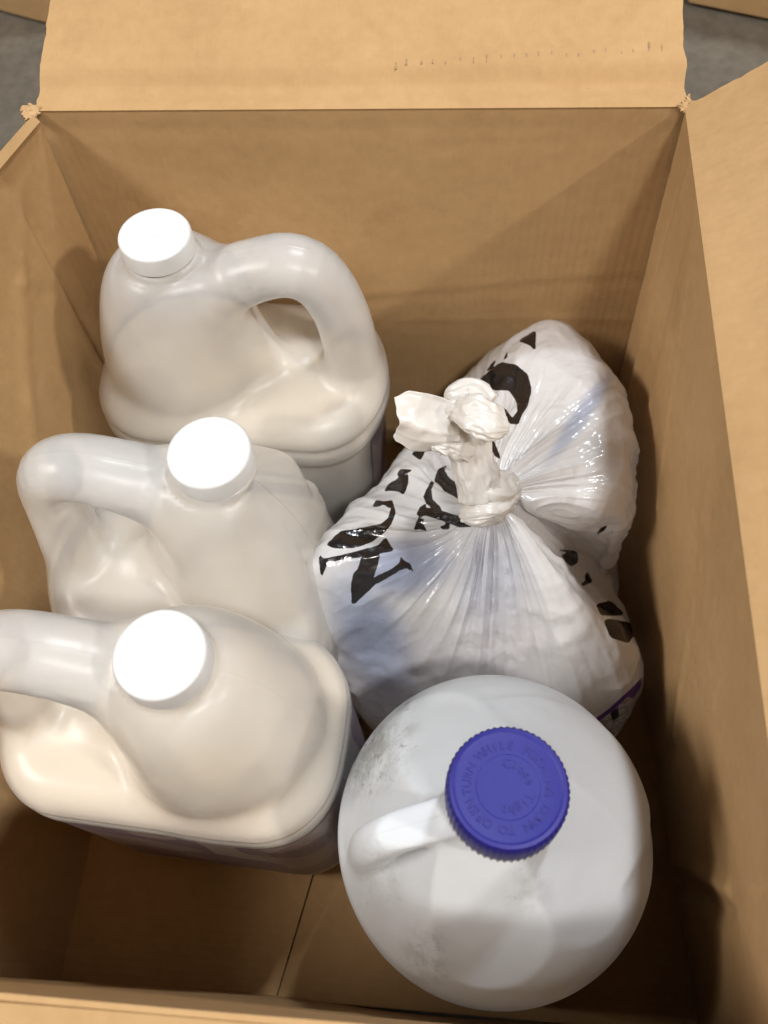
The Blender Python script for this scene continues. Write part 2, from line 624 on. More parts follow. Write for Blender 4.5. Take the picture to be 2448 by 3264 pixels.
def d_bflap(u, v, P):
    r = .0025 * fbm(P * 6, 3, 31) - .0028 * crease(u, v, (0, .050), (1, .050), .014, .6) + .0016 * crease(u, v, (0, .10), (1, .10), .012, .6)
    return r * sstep(0, .05, v)


boxpanel('back_flap', (bl, br, np.array(br) + fdir + [-.004, 0, 0], np.array(bl) + fdir + [.006, 0, 0]), M_card, 140, 80, d_bflap, .0045, rag(.0007, 3, ['u0', 'u1', 'v1']))
rb = (.1055, .397, BT + .0002); rf = (.1065, -.015, BT - .0008)
rd = np.array([.80, .03, .58]) * .155
boxpanel('right_flap', (rb, rf, np.array(rf) + rd, np.array(rb) + rd), M_card_v, 120, 50,
         lambda u, v, P: (.0016 * fbm(P * 6, 3, 35) 
         + .0006 * crease(u, v, (.25, .95), (.45, .2), .008, .33)) * sstep(0, .12, v), .0045, rag(.0008, 5, ['u0', 'u1', 'v1']))
ff = (.108, -.0185, BT - .0005); fg = (-.386, -.0190, BT - .0015)
fd = np.array([0, -.93, -.36]) * .16
boxpanel('front_flap', (ff, fg, np.array(fg) + fd, np.array(ff) + fd), M_card, 100, 40, lambda u, v, P: .002 * fbm(P * 7, 2, 39), .0045, rag(.0015, 7, ['v1']))
lf = (-.3860, -.016, BT - .0015); lb = (-.2395, .392, BT + .0005)
ld = np.array([-.72, 0, -.69]) * .16
boxpanel('left_flap', (lf, lb, np.array(lb) + ld, np.array(lf) + ld), M_card_v, 80, 40, lambda u, v, P: .002 * fbm(P * 7, 2, 41), .0045, rag(.002, 9, ['u1', 'v1']))


# short dark ruler marks along the fold of the flaps
def ticks(n, corners, disp, uv0, uv1, seed):
    rnd = random.Random(seed)
    p00, p10, p11, p01 = [np.array(p, float) for p in corners]
    nrm = np.cross(p10 - p00, p01 - p00); nrm /= np.linalg.norm(nrm)
    ax = (p10 - p00) / np.linalg.norm(p10 - p00)
    upv = (p01 - p00) / np.linalg.norm(p01 - p00)

    def pt(u, v):
        P = p00 * (1 - u) * (1 - v) + p10 * u * (1 - v) + p11 * u * v + p01 * (1 - u) * v
        return P + nrm * float(disp(np.array([u]), np.array([v]), P[None])[0])
    for k in range(n):
        f_ = (k + rnd.uniform(-.12, .12)) / (n - 1)
        c = pt(uv0[0] + (uv1[0] - uv0[0]) * f_, uv0[1] + (uv1[1] - uv0[1]) * f_ + rnd.uniform(-.004, .004))
        L = (.0034 if k > 1 else .008) * rnd.uniform(.5, 1.3)
        w = .00045 * rnd.uniform(.4, 1.2)
        V = []
        for zz in (-.0004, .00012):
            for s1, s2 in ((-1, -1), (1, -1), (.7, 1), (-.9, 1)):
                V.append(c + ax * w * s1 + upv * L * s2 * .5 + nrm * zz)
        o = mesh_obj('printed_mark', V, [(0, 3, 2, 1), (4, 5, 6, 7), (0, 1, 5, 4), (1, 2, 6, 5), (2, 3, 7, 6), (3, 0, 4, 7)], M_mark, None, False)
        o.parent = box; o.matrix_parent_inverse = box_inv


t = NT('faded_ink')
co = t.n('ShaderNodeTexCoord').outputs['Object']
t.set(t.b.inputs['Base Color'], t.ramp(t.noise(co, 900, 2), [(.3, rgb(.22, .155, .10)), (.7, rgb(.40, .26, .13))]))
t.b.inputs['Roughness'].default_value = .9
M_mark = t.m
ticks(21, (bl, br, np.array(br) + fdir + [-.004, 0, 0], np.array(bl) + fdir + [.006, 0, 0]), d_bflap, (.965, .125), (.565, .095), 4)
ticks(16, (ff, fg, np.array(fg) + fd, np.array(ff) + fd), lambda u, v, P: .002 * fbm(P * 7, 2, 39), (.52, .09), (.27, .09), 8)


# crushed, torn corners of the rim
def torn(c, L, Wd, rz, tilt, seed, amp=.0022):
    """one crumpled, frayed scrap of the paper facing"""
    nu, nv = 26, 18
    u, v = np.meshgrid(np.linspace(-1, 1, nu), np.linspace(-1, 1, nv), indexing='ij')
    u, v = u.ravel(), v.ravel()
    q = np.stack([u * L * .5, v * Wd * .5, u * 0], 1)
    fray = 1 + .18 * fbm(np.stack([u * 4, v * 4, u * 0 + seed], 1), 3, seed)
    q[:, 0] *= fray; q[:, 1] *= fray
    w = amp * (ridge(vnoise(q * 190 + seed, seed) * 1.5) - .5) * 1.3 + amp * .8 * vnoise(q * 90 + 5, seed + 1) - .12 * np.abs(q[:, 1])
    q[:, 2] = w
    M = np.array(Matrix.Rotation(rz, 3, 'Z') @ Matrix.Rotation(tilt, 3, 'X'))
    P = q @ M.T + np.array(c)
    I = np.arange(nu * nv).reshape(nu, nv)
    F = np.stack([I[:-1, :-1], I[1:, :-1], I[1:, 1:], I[:-1, 1:]], -1).reshape(-1, 4)
    o = mesh_obj('torn_paper', P, F, M_torn)
    md = o.modifiers.new('thick', 'SOLIDIFY'); md.thickness = .0006
    o.parent = box; o.matrix_parent_inverse = box_inv


def ridge(x):
    return 1 - np.abs(x)


torn((-.2415, .3968, BT + .0004), .009, .006, .6, .2, 3, .0010)
torn((-.2405, .3980, BT + .0004), .007, .006, -.4, .5, 6, .0012)
torn((.1075, .3990, BT + .0012), .010, .006, .9, .4, 8, .0016)


# ------------------------------------------------------------------ the three milky jugs
def jug_sdf(dents=()):
    def fn(P):
        x, y, z = P[:, 0], P[:, 1], P[:, 2]
        inset = .0016 * (sstep(.012, .020, z) - sstep(.158, .166, z)) + .0018 * np.exp(-((z - .177) / .0028) ** 2)
        d2 = rbox2(x, y, .0905 - inset, .0560 - inset, .040)
        dz = np.abs(z - .098) - .098
        r = .019
        q1, q2 = d2 + r, dz + r
        body = np.hypot(np.maximum(q1, 0), np.maximum(q2, 0)) + np.minimum(np.maximum(q1, q2), 0) - r
        # dome below the neck
        tt = np.clip((z - .168) / (.283 - .168), 0, 1)
        g = np.sqrt(np.maximum(1 - tt ** 1.9, 0)) * (1 - .12 * tt)
        rx = .0195 + (.0590 - .0195) * g
        ry = .0195 + (.0520 - .0195) * g
        xc = x + .0275
        rx = np.where(xc > 0, .0195 + (rx - .0195) * .72, rx)
        dome = (np.hypot(xc / rx, y / ry) - 1) * ry * .82
        dome = np.maximum(dome, np.maximum(z - .285, .10 - z))
        neck = np.maximum(np.hypot(x + .0275, y) - .0176, np.maximum(z - .292, .2 - z))
        hd = chain(P, [(-.014, 0, .252), (.004, 0, .2655), (.024, 0, .2765), (.043, 0, .2815), (.0575, 0, .2735), (.0675, 0, .250), (.0725, 0, .215), (.074, 0, .172)],
                   [.0220, .0174, .0160, .0156, .0154, .0155, .0163, .0185], .86, 3)
        rg = chain(P, [(-.008, 0, .230), (.022, 0, .2000), (.050, 0, .178)], [.014, .0100, .0100], 1.0, 3)
        d = smin(body, dome, .009)
        d = smin(d, rg, .020)
        d = smin(d, hd, .014)
        d = smin(d, neck, .006)
        for (c, n, off, k) in dents:                # flattening cuts
            nn = np.array(n, float); nn /= np.linalg.norm(nn)
            d = smax(d, (P - np.array(c)) @ nn - off, k)
        return d
    return fn


JUGC = {}


def make_jug(loc, rot, scale, tilt, label, level, lo, hi, dents=(), warp=None, seed=0):
    root = thing('plastic_jug', label, 'jug', loc, 'milky plastic jugs with white caps')
    key = len(dents)
    if key not in JUGC:
        JUGC[key] = surface_nets(jug_sdf(dents), (-.098, -.063, -.006), (.098, .063, .302), .0023)
    P, F = JUGC[key]
    P = P.copy()
    P += .0006 * np.stack([fbm(P * 16 + s * 9, 2, seed + s) for s in range(3)], 1)
    body_fn = jug_sdf(dents)
    PL, FL = surface_nets(lambda q: smax(body_fn(q) + .0022, q[:, 2] - level, .0008), (-.098, -.063, -.006), (.098, .063, level + .009), .0034, 4)
    if warp:
        P = warp(P); PL = warp(PL)
    mesh_obj('body', P, F, mat_shell('milky_plastic_%s' % 'abc'[seed % 3], hi), root)
    mesh_obj('liquid', PL, FL, mat_liquid('cream_liquid_%s' % 'abc'[seed % 3], lo), root)
    # neck ring and cap
    V, Fc = lathe([(.0170, .2835), (.0190, .2838), (.0194, .2850), (.0190, .2866), (.0176, .2872), (.0174, .2900)], 64)
    r = mesh_obj('neck_ring', V, Fc, M_neck, root); r.location = (-.0275, 0, 0); auto_sharp(r, 40)
    rb_, rt_ = .0199, .0195
    prof = [(.0170, .2884), (rb_ - .0005, .2882), (rb_, .2888), (rt_, .2985), (rt_ - .0003, .2993), (rt_ - .0010, .2999), (rt_ - .0022, .3000), (.0150, .3000), (.0120, .30005), (.0090, .3000), (.0060, .30005), (.0030, .3000), (.0016, .3000), (.0012, .2998), (.0005, .2998)]
    V, Fc = lathe(prof, 96)
    c = mesh_obj('cap', V, Fc, M_cap, root); c.location = (-.0275, 0, 0); auto_sharp(c, 40)
    # wrap-round label sunk in the panel
    ang = np.linspace(0, 2 * math.pi, 140, endpoint=False)
    V, Fl = [], []
    a_, b_, rr = .0905 - .0016 + .0009, .0560 - .0016 + .0009, .040
    per = []
    for k in range(4):
        cx_, cy_ = (a_ - rr) * (1 if k in (0, 3) else -1), (b_ - rr) * (1 if k in (0, 1) else -1)
        for q in np.linspace(0, math.pi / 2, 12):
            w = k * math.pi / 2 + q
            per.append((cx_ + rr * math.cos(w), cy_ + rr * math.sin(w)))
    zs = [.024, .06, .11, .1575]
    n = len(per)
    for z in zs:
        V += [(p[0], p[1], z) for p in per]
    for i in range(len(zs) - 1):
        for k in range(n):
            k2 = (k + 1) % n
            Fl.append((i * n + k, i * n + k2, (i + 1) * n + k2, (i + 1) * n + k))
    V = np.array(V)
    if seed == 0:                    # only a strip of its label reaches round the end
        Fl = [q for q in Fl if V[list(q), 0].mean() > .078 and V[list(q), 1].mean() > -.034]
        used = sorted({k for q in Fl for k in q})
        ren = {k: j for j, k in enumerate(used)}
        V = V[used]; Fl = [tuple(ren[k] for k in q) for q in Fl]
    if warp:
        V = warp(V)
    if not dents:
        mesh_obj('label', V, Fl, M_label, root)
    root.rotation_euler = (tilt[0], tilt[1], rot)
    root.scale = (scale,) * 3
    return root


make_jug((-.1520, .3330, .0090), math.radians(-1), 1.0, (0, math.radians(2.3)), 'milky plastic jug against the back wall with its handle to the right of its cap', .200,
         (.70, .60, .43), (.92, .92, .915), seed=0)


def warp2(P):
    P = P.copy()
    P[:, 1] += .005 * np.sin(P[:, 2] * 40 + 1) * sstep(.05, .2, P[:, 2]) * sstep(0, .08, np.abs(P[:, 0]))
    k = sstep(.045, .10, -P[:, 0]) * np.exp(-((P[:, 2] - .185) / .05) ** 2)
    P[:, 0] += .008 * k
    return P


make_jug((-.1435, .2005, .0085), math.radians(180 + 1), 1.0, (0, 0), 'dented milky plastic jug, middle one of the row along the left wall', .165,
         (.76, .665, .50), (.92, .92, .915),
         dents=(((-.069, .0, .200), (-1, -.22, .34), .0, .004), ((-.072, .03, .205), (-1, .65, .48), .0, .004), ((-.050, -.044, .222), (-.35, -1, .75), .002, .005), ((-.074, .0, .10), (-1, -.10, .06), .0, .014)),
         warp=warp2, seed=1)
make_jug((-.1475, .1065, .0085), math.radians(180 - 3.5), 1.0, (0, 0), 'milky plastic jug nearest the front with its handle cut off by the left edge', .208,
         (.84, .725, .54), (.92, .915, .905), seed=2)


# ------------------------------------------------------------------ the round jug with the blue cap
RJ = (.0210, .0630, .0085)
PH = math.radians(197)
prof_z = np.array([-.02, .0, .006, .014, .030, .155, .172, .188, .204, .220, .236, .248, .256, .262, .290])
prof_r = np.array([.058, .070, .0755, .0778, .0785, .0788, .0780, .0752, .0694, .0592, .0448, .0332, .0272, .0243, .0236])
_zz = np.linspace(-.02, .29, 400)
_rr = np.interp(_zz, prof_z, prof_r)
for _ in range(3):
    _rr = np.convolve(np.pad(_rr, 5, mode='edge'), np.ones(11) / 11, 'valid')
_dr = np.gradient(_rr, _zz)


def round_sdf(P):
    x, y, z = P[:, 0], P[:, 1], P[:, 2]
    rho = np.hypot(x, y)
    ang = np.arctan2(y, x)
    R_ = np.interp(z, _zz, _rr)
    # moulded swirl lines on the shoulder
    sh = sstep(.165, .185, z) * (1 - sstep(.245, .255, z))
    for (a0, a1, r0, r1, amp) in ((-1.9, .25, .030, .081, .0026), (1.75, .55, .052, .079, .0007)):
        f = (ang - a0) / (a1 - a0)
        rr = r0 + (r1 - r0) * np.clip(f, 0, 1) ** 1.3
        g = rho - rr
        R_ = R_ - sh * sstep(-.02, .05, f) * (1 - sstep(.95, 1.02, f)) * amp * (sstep(-.0045, 0, g) * np.exp(-(np.maximum(g, 0) / .007) ** 2))
    d = (rho - R_) / np.sqrt(1 + np.interp(z, _zz, _dr) ** 2)
    d = np.maximum(d, np.maximum(z - .284, -z))
    u = x * math.cos(PH) + y * math.sin(PH)
    v = -x * math.sin(PH) + y * math.cos(PH)
    # finger pocket: two planes falling away on both sides of the handle
    pl = ((u - .0385) * 1.5 + 9 * v * v + (z - .236)) / 1.8
    d = smax(d, pl, .0009)
    for da, z0, sl in ((1.15, .2215, .95), (-1.05, .2225, .95), (2.25, .2230, .90)):
        w_ = x * math.cos(PH + da) + y * math.sin(PH + da)
        d = smax(d, ((w_ - .050) * sl + (z - z0)) / math.hypot(sl, 1), .0005)
    Q = np.stack([u, v, z], 1)
    hd = chain(Q, [(.008, 0, .2535), (.030, 0, .2505), (.0470, 0, .2445), (.0560, 0, .231), (.0605, 0, .210), (.0635, 0, .170)], [.0105, .0098, .0096, .0096, .0094, .0095], .98, 4)
    hd = smax(hd, np.abs(v) - .0084, .002)
    hd = smax(hd, (z + .18 * u) - .2610, .0012)
    d = smin(d, hd, .004)
    return d


rj = thing('round_jug', 'round white jug with a blue screw cap and grey dirt smudges', 'jug', RJ)
P, F = surface_nets(round_sdf, (-.086, -.086, -.004), (.086, .086, .290), .0019)
t = NT('dirty_white_plastic')
co = t.n('ShaderNodeTexCoord').outputs['Object']
sep = t.n('ShaderNodeSeparateXYZ', {0: co})
col = t.mix(t.mapr(t.noise(co, 16, 3), .3, .75), rgb(.76, .785, .815), rgb(.69, .71, .725))
# smudges: patches of grime on the left shoulder
gr = t.noise(co, 75, 5, .72)
patch = None
for (px, py, rad, st) in ((-.062, .030, .034, 1.0), (-.052, .055, .020, .9), (-.030, -.058, .016, .8), (.012, -.032, .014, .55), (-.052, -.030, .018, .4), (-.045, .036, .012, .7)):
    dx = t.math('SUBTRACT', sep.outputs[0], px); dy = t.math('SUBTRACT', sep.outputs[1], py)
    dd = t.math('SQRT', t.math('ADD', t.math('MULTIPLY', dx, dx), t.math('MULTIPLY', dy, dy)))
    w = t.mapr(dd, rad, rad * .15, 0, st)
    patch = w if patch is None else t.math('MAXIMUM', patch, w)
soft = t.math('MULTIPLY', patch, t.mapr(gr, .36, .62))
spots = t.math('MULTIPLY', patch, t.mapr(t.noise(co, 210, 4, .75), .56, .70))
allover = t.math('MULTIPLY', t.mapr(t.noise(co, 130, 4, .7), .62, .78), .10)
col = t.mix(t.math('ADD', t.math('MULTIPLY', soft, .60), allover), col, rgb(.30, .30, .26))
col = t.mix(t.math('MULTIPLY', spots, .75), col, rgb(.12, .12, .10))
t.set(t.b.inputs['Base Color'], col)
t.b.inputs['Roughness'].default_value = .48
vv = t.math('ABSOLUTE', t.math('ADD', t.math('MULTIPLY', sep.outputs[0], -math.sin(PH)), t.math('MULTIPLY', sep.outputs[1], math.cos(PH))))
seam = t.mapr(vv, .0010, .0002, 0, .35)
hb_ = t.math('ADD', t.math('ADD', t.noise(co, 40, 3), seam), t.math('MULTIPLY', t.noise(co, 500, 2), .12))
t.set(t.b.inputs['Normal'], t.bump(hb_, .22, .0022))
tr = t.n('ShaderNodeBsdfTranslucent', {'Color': col})
ms = t.n('ShaderNodeMixShader', {0: .28, 1: t.b.outputs[0], 2: tr.outputs[0]})
t.t.links.new(ms.outputs[0], t.out.inputs[0])
mesh_obj('body', P, F, t.m, rj)

NT_ = 56
mod = lambda i, k: 1 + (.011 if k % 4 in (0, 1) else -.011)
ringv, ringf = lathe([(.0200, .2622), (.0236, .2620), (.0239, .2640), (.0236, .2665), (.0200, .2668)], NT_ * 4, lambda i, k: mod(i, k) if 0 < i < 4 else 1)
o = mesh_obj('tamper_ring', ringv, ringf, M_ring, rj, True); auto_sharp(o, 30)
V, Fd = lathe([(.0200, .2610), (.0232, .2611), (.0232, .2675), (.0200, .2676)], 96)
mesh_obj('ring_gap', V, Fd, M_ringd, rj, False)
prof = [(.0195, .2682), (.0236, .2680), (.0239, .2690), (.0236, .2850), (.0231, .2880), (.0222, .2896), (.0208, .2900), (.0203, .2897), (.0198, .2895), (.0122, .2895), (.0119, .2893), (.0060, .2893), (.001, .2893)]
V, Fb = lathe(prof, NT_ * 4, lambda i, k: (1 + (.008 if k % 4 in (0, 1) else -.008)) if 0 < i < 5 else 1)
bcap = mesh_obj('cap', V, Fb, M_blue, rj); auto_sharp(bcap, 28)


def ring_text(s, radius, size, a_start, a_end, z, parent):
    n = len(s)
    for k, ch in enumerate(s):
        if ch == ' ':
            continue
        cu = bpy.data.curves.new('letter', 'FONT')
        cu.body = ch; cu.size = size; cu.extrude = .00035; cu.align_x = 'CENTER'; cu.resolution_u = 3
        tmp = bpy.data.objects.new('tmp', cu); sc.collection.objects.link(tmp)
        bpy.context.view_layer.update()
        me = bpy.data.meshes.new_from_object(tmp.evaluated_get(bpy.context.evaluated_depsgraph_get()))
        bpy.data.objects.remove(tmp)
        a = math.radians(a_start + (a_end - a_start) * k / (n - 1))
        o = bpy.data.objects.new('embossed_letter', me)
        me.materials.clear(); me.materials.append(M_blue)
        link(o, parent)
        o.location = (radius * math.cos(a), radius * math.sin(a), z)
        o.rotation_euler = (0, 0, a - math.pi / 2)


ring_text('TURN WHILE PUSHING DOWN TO OPEN ', .0140, .0046, 190, -165, .2895, bcap)
ring_text('Close Tight', .0070, .0050, 92, -98, .2893, bcap)


# ------------------------------------------------------------------ the knotted carrier bag
def Z4(*p): return [((950 + .6932 * x) * .31373, (1000 + .6932 * y) * .31373) for x, y in p]
def Z5(*p): return [((1100 + .3315 * x) * .31373, (1300 + .3315 * y) * .31373) for x, y in p]
def Z3(*p): return [((1750 + .3391 * x) * .31373, (1600 + .3391 * y) * .31373) for x, y in p]


INK = [
    Z5((640, 440), (740, 385), (775, 395), (725, 500)),
    Z5((380, 800), (420, 735), (500, 690), (520, 660), (505, 640), (530, 590), (640, 600), (600, 620), (545, 650), (605, 645), (600, 740), (560, 830), (520, 800), (450, 790)),
    Z5((270, 945), (300, 890), (375, 905), (450, 890), (470, 955), (430, 960), (370, 925), (300, 950)),
    Z5((470, 955), (482, 1010), (440, 1120), (380, 1190), (250, 1290), (100, 1340), (-40, 1348), (-110, 1345), (-175, 1315), (-100, 1240), (-40, 1190), (100, 1170), (250, 1140), (350, 1120), (420, 1060), (448, 960)),
    Z4((97, 1110), (120, 1130), (270, 1095), (375, 1065), (400, 1028), (430, 1075), (442, 1088), (280, 1118), (135, 1140), (112, 1202), (104, 1195)),
    Z5((160, 1430), (335, 1405), (295, 1560), (265, 1640), (285, 1700), (70, 1900), (60, 1700), (85, 1590), (125, 1560)),
    Z5((265, 1640), (440, 1560), (530, 1490), (528, 1425), (560, 1470), (620, 1500), (655, 1578), (590, 1535), (540, 1550), (480, 1585), (290, 1700)),
    Z5((860, 700), (895, 595), (975, 555), (950, 600), (1000, 680), (1090, 740), (1140, 840), (1120, 890), (1040, 840), (960, 800), (920, 750)),
    Z5((1055, 580), (1110, 650), (1142, 720), (1122, 765), (1095, 665), (1050, 600)),
    Z5((755, 850), (830, 705), (853, 720), (822, 790), (835, 880), (905, 950), (930, 1000), (860, 985), (780, 910)),
    Z5((690, 1020), (720, 960), (770, 930), (772, 960), (920, 990), (1100, 1050), (1260, 1070), (1210, 1140), (1100, 1145), (960, 1090), (780, 1030), (720, 1040)),
    Z5((662, 1172), (695, 1090), (720, 1040), (752, 1070), (745, 1110), (782, 1182), (720, 1160)),
    Z5((915, 1145), (960, 1130), (970, 1095), (1000, 1110), (1000, 1160), (940, 1165)),
    Z4((1015, 125), (1080, 85), (1092, 85), (1090, 165), (1060, 140)),
    Z4((838, 300), (930, 225), (1000, 235), (1055, 280), (1072, 350), (1055, 420), (1025, 470), (1012, 507), (960, 502), (933, 440), (952, 438), (985, 482), (1012, 450), (1005, 400), (970, 350), (900, 350), (850, 320)),
    Z4((875, 372), (902, 430), (880, 437)),
    Z4((888, 558), (932, 668), (885, 640)),
    Z4((868, 262), (907, 213), (895, 250)),
    Z4((945, 212), (962, 178), (958, 202)),
    Z3((455, 300), (490, 245), (545, 225), (500, 275)),
    Z3((75, 450), (260, 465), (272, 560), (210, 605), (160, 560), (120, 500), (190, 475)),
    Z3((305, 772), (345, 740), (340, 690), (360, 665), (407, 747), (320, 787)),
    Z3((445, 965), (575, 930), (700, 1050), (660, 1065), (490, 1062)),
    Z3((520, 1125), (560, 1100), (775, 1140), (795, 1250), (745, 1325), (580, 1272)),
]
BAND = [Z3((425, 2040), (600, 1920), (780, 1760), (900, 1640), (900, 1900), (760, 2080), (560, 2230))]
PURPLE = [Z3((425, 2045), (560, 1945), (780, 1745), (870, 1650), (860, 1740), (790, 1850), (740, 1830), (600, 1965), (450, 2075))]
BARS = [Z3((575, 1985), (650, 1925), (660, 2010), (600, 2065))]


def rounded(pl):
    for _ in range(1):
        q = []
        for a, b in zip(pl, pl[1:] + pl[:1]):
            q += [(a[0] * .88 + b[0] * .12, a[1] * .88 + b[1] * .12), (a[0] * .12 + b[0] * .88, a[1] * .12 + b[1] * .88)]
        pl = q
    return pl


INK = [rounded(p) for p in INK]


def poly_sd(Q, polys):
    """signed distance in pixels, negative inside"""
    best = np.full(len(Q), 99.0)
    for pl in polys:
        pl = np.array(pl)
        m = pl.min(0) - 12; M = pl.max(0) + 12
        sel = np.where(((Q > m) & (Q < M)).all(1))[0]
        if not len(sel):
            continue
        q = Q[sel]
        d = np.full(len(q), 1e9); ins = np.zeros(len(q), bool)
        for i in range(len(pl)):
            a, b = pl[i], pl[(i + 1) % len(pl)]
            ab = b - a
            tt = np.clip(((q - a) @ ab) / max(ab @ ab, 1e-9), 0, 1)
            d = np.minimum(d, np.hypot(*(q - a - tt[:, None] * ab).T))
            c = ((a[1] > q[:, 1]) != (b[1] > q[:, 1]))
            with np.errstate(divide='ignore', invalid='ignore'):
                xi = a[0] + (q[:, 1] - a[1]) / (b[1] - a[1] if b[1] != a[1] else 1e-9) * ab[0]
            ins ^= c & (q[:, 0] < xi)
        best[sel] = np.minimum(best[sel], np.where(ins, -d, d))
    return best


KNOT = un(vw(1062, 1072), .218)
# ribs of the bag, each from the knot over its crest to the box floor
RIBS = [
    ((1062, 1120, .212), (1060, 1290, .172), (1055, 1490, .115)),
    ((1085, 1116, .212), (1170, 1300, .175), (1285, 1540, .110)),
    ((1097, 1108, .212), (1240, 1275, .172), (1388, 1430, .130)),
    ((1104, 1094, .204), (1215, 1200, .125), (1350, 1345, .085)),
    ((1110, 1080, .203), (1215, 1150, .122), (1312, 1215, .085)),
    ((1112, 1072, .209), (1225, 1110, .185), (1320, 1135, .160)),
    ((1112, 1064, .214), (1230, 1060, .200), (1345, 1085, .180)),
    ((1110, 1052, .216), (1242, 973, .207), (1366, 930, .190)),
    ((1106, 1042, .216), (1222, 893, .208), (1332, 826, .190)),
    ((1094, 1036, .214), (1180, 865, .206), (1290, 762, .188)),
    ((1080, 1032, .210), (1130, 850, .200), (1195, 692, .186)),
    ((1062, 1030, .205), (1075, 900, .190), (1096, 740, .176)),
    ((1045, 1032, .200), (1026, 945, .175), (1008, 822, .152)),
    ((1030, 1040, .196), (985, 985, .168), (905, 955, .145)),
    ((1024, 1055, .196), (955, 1035, .174), (845, 1020, .162)),
    ((1020, 1070, .198), (930, 1080, .182), (765, 1100, .182)),
    ((1022, 1084, .202), (920, 1135, .190), (690, 1190, .207)),
    ((1028, 1096, .206), (930, 1185, .190), (682, 1270, .198)),
    ((1036, 1108, .208), (955, 1235, .182), (738, 1405, .150)),
    ((1048, 1118, .210), (1005, 1265, .176), (845, 1525, .110)),
]
T = []
for near, mid, crest_ in RIBS:
    p1, p2, p3 = [un(vw(a_[0], a_[1]), a_[2]) for a_ in (near, mid, crest_)]
    h = (p3 - KNOT) * [1, 1, 0]; h /= np.linalg.norm(h)
    hk = (p1 - KNOT) * [1, 1, 0]; hk /= np.linalg.norm(hk)
    p0 = KNOT + hk * .004 + [0, 0, .002]
    p4 = p3 + h * .006; p4[2] = p3[2] * .5
    p5 = p3 - h * .004; p5[2] = .012
    T.append([p0, p1, p2, p3, p4, p5])
T = np.array(T)
NR = len(RIBS)


def cat(p0, p1, p2, p3, f):
    return .5 * (2 * p1 + (p2 - p0) * f + (2 * p0 - 5 * p1 + 4 * p2 - p3) * f ** 2 + (3 * p1 - p0 - 3 * p2 + p3) * f ** 3)


NA, NS = 640, 230
q_ = np.arange(NA) / NA * NR
qi = q_.astype(int); qf = (q_ - qi)[:, None, None]
prof = cat(T[(qi - 1) % NR], T[qi], T[(qi + 1) % NR], T[(qi + 2) % NR], qf)
s = np.linspace(0, 1, NS)
seg = s * 5
i = np.minimum(seg.astype(int), 4); f = seg - i
BP = np.zeros((NA, NS, 3))
for k in range(NS):
    i0 = i[k]
    BP[:, k] = cat(prof[:, max(i0 - 1, 0)], prof[:, i0], prof[:, i0 + 1], prof[:, min(i0 + 2, 5)], f[k])
rr = np.hypot(BP[..., 0] - KNOT[0], BP[..., 1] - KNOT[1])
AA = np.arctan2(BP[..., 1] - KNOT[1], BP[..., 0] - KNOT[0])
# normals
du = np.roll(BP, -1, 0) - np.roll(BP, 1, 0)
dv = np.gradient(BP, axis=1)
NRM = np.cross(du, dv)
NRM /= np.linalg.norm(NRM, axis=-1, keepdims=True) + 1e-12
if NRM[:, NS // 4, 2].mean() < 0:
    NRM = -NRM


def ridge(x):
    return 1 - np.abs(x)


def ang_noise(freq, seed, rs=0.0, twist=0.0):
    a = AA + twist * rr
    Pn = np.stack([np.cos(a) * freq, np.sin(a) * freq, rr * rs], -1).reshape(-1, 3)
    return vnoise(Pn, seed).reshape(rr.shape)


# taut sectors (towards the lower lobe and the upper right lobe) carry long pleats
dega = np.degrees(AA)
lower = np.exp(-(((dega - 280 + 180) % 360 - 180) / 42) ** 4)
upper = np.exp(-(((dega - 42 + 180) % 360 - 180) / 52) ** 4)
taut = np.clip(lower + upper, 0, 1)
dist = np.clip(rr / .10, 0, 1.6)
pl = 0
for fr, am, sd in ((4.2, 1.0, 1), (9, .55, 2), (19, .22, 3)):
    w = ridge(ang_noise(fr, sd, 6.0, 1.5) * 1.6)
    pl = pl + am * (w ** 2 - .3)
amp = .0050 * np.exp(-(dist / .55) ** 2) * sstep(.05, .25, dist) + .0040 * np.exp(-((dist - .6) / .55) ** 2)
off = pl * amp * (.35 + .65 * taut)
# crumples of thin film
Pf = BP.reshape(-1, 3)
cr = 0
for fr, am, sd in ((11, .0050, 11), (24, .0034, 12), (52, .0014, 13), (110, .0005, 14)):
    cr = cr + am * (ridge(vnoise(Pf * fr + fbm(Pf * fr * .5, 2, sd + 40)[:, None] * .7, sd) * 1.5) - .55)
cr = cr.reshape(rr.shape)
off = off + cr * sstep(.15, .6, dist) * (1 - .45 * taut * np.exp(-(dist / 1.0) ** 2))
# valley between the upper right lobe and the lower lobe
BP = BP + NRM * off[..., None]
# gathered centre
flatV = BP.reshape(-1, 3)
flatV[:, 2] = np.maximum(flatV[:, 2], .0095)
# keep the film inside the box and off the round jug
rx_ = .106 + (.006 + .047 * np.clip((.396 - flatV[:, 1]) / .42, 0, 1)) * np.clip(1 - flatV[:, 2] / .335, 0, 1) - .006
flatV[:, 0] = np.minimum(flatV[:, 0], rx_)
flatV[:, 1] = np.minimum(flatV[:, 1], .389)
rv = flatV[:, :2] - np.array(RJ[:2])
rl = np.linalg.norm(rv, axis=1)
rmin = np.interp(flatV[:, 2], _zz + RJ[2], _rr) + .002
push = (rl < rmin)
flatV[push, :2] = np.array(RJ[:2]) + rv[push] / rl[push][:, None] * rmin[push][:, None]
I = np.arange(NA * NS).reshape(NA, NS)
I2 = np.roll(I, -1, 0)
F = np.stack([I[:, :-1], I[:, 1:], I2[:, 1:], I2[:, :-1]], -1).reshape(-1, 4)
pix = project(flatV)
sidx = np.tile(np.arange(NS), NA)
vis = s[sidx] < .80
ink = np.where(vis, poly_sd(pix, INK), 99)
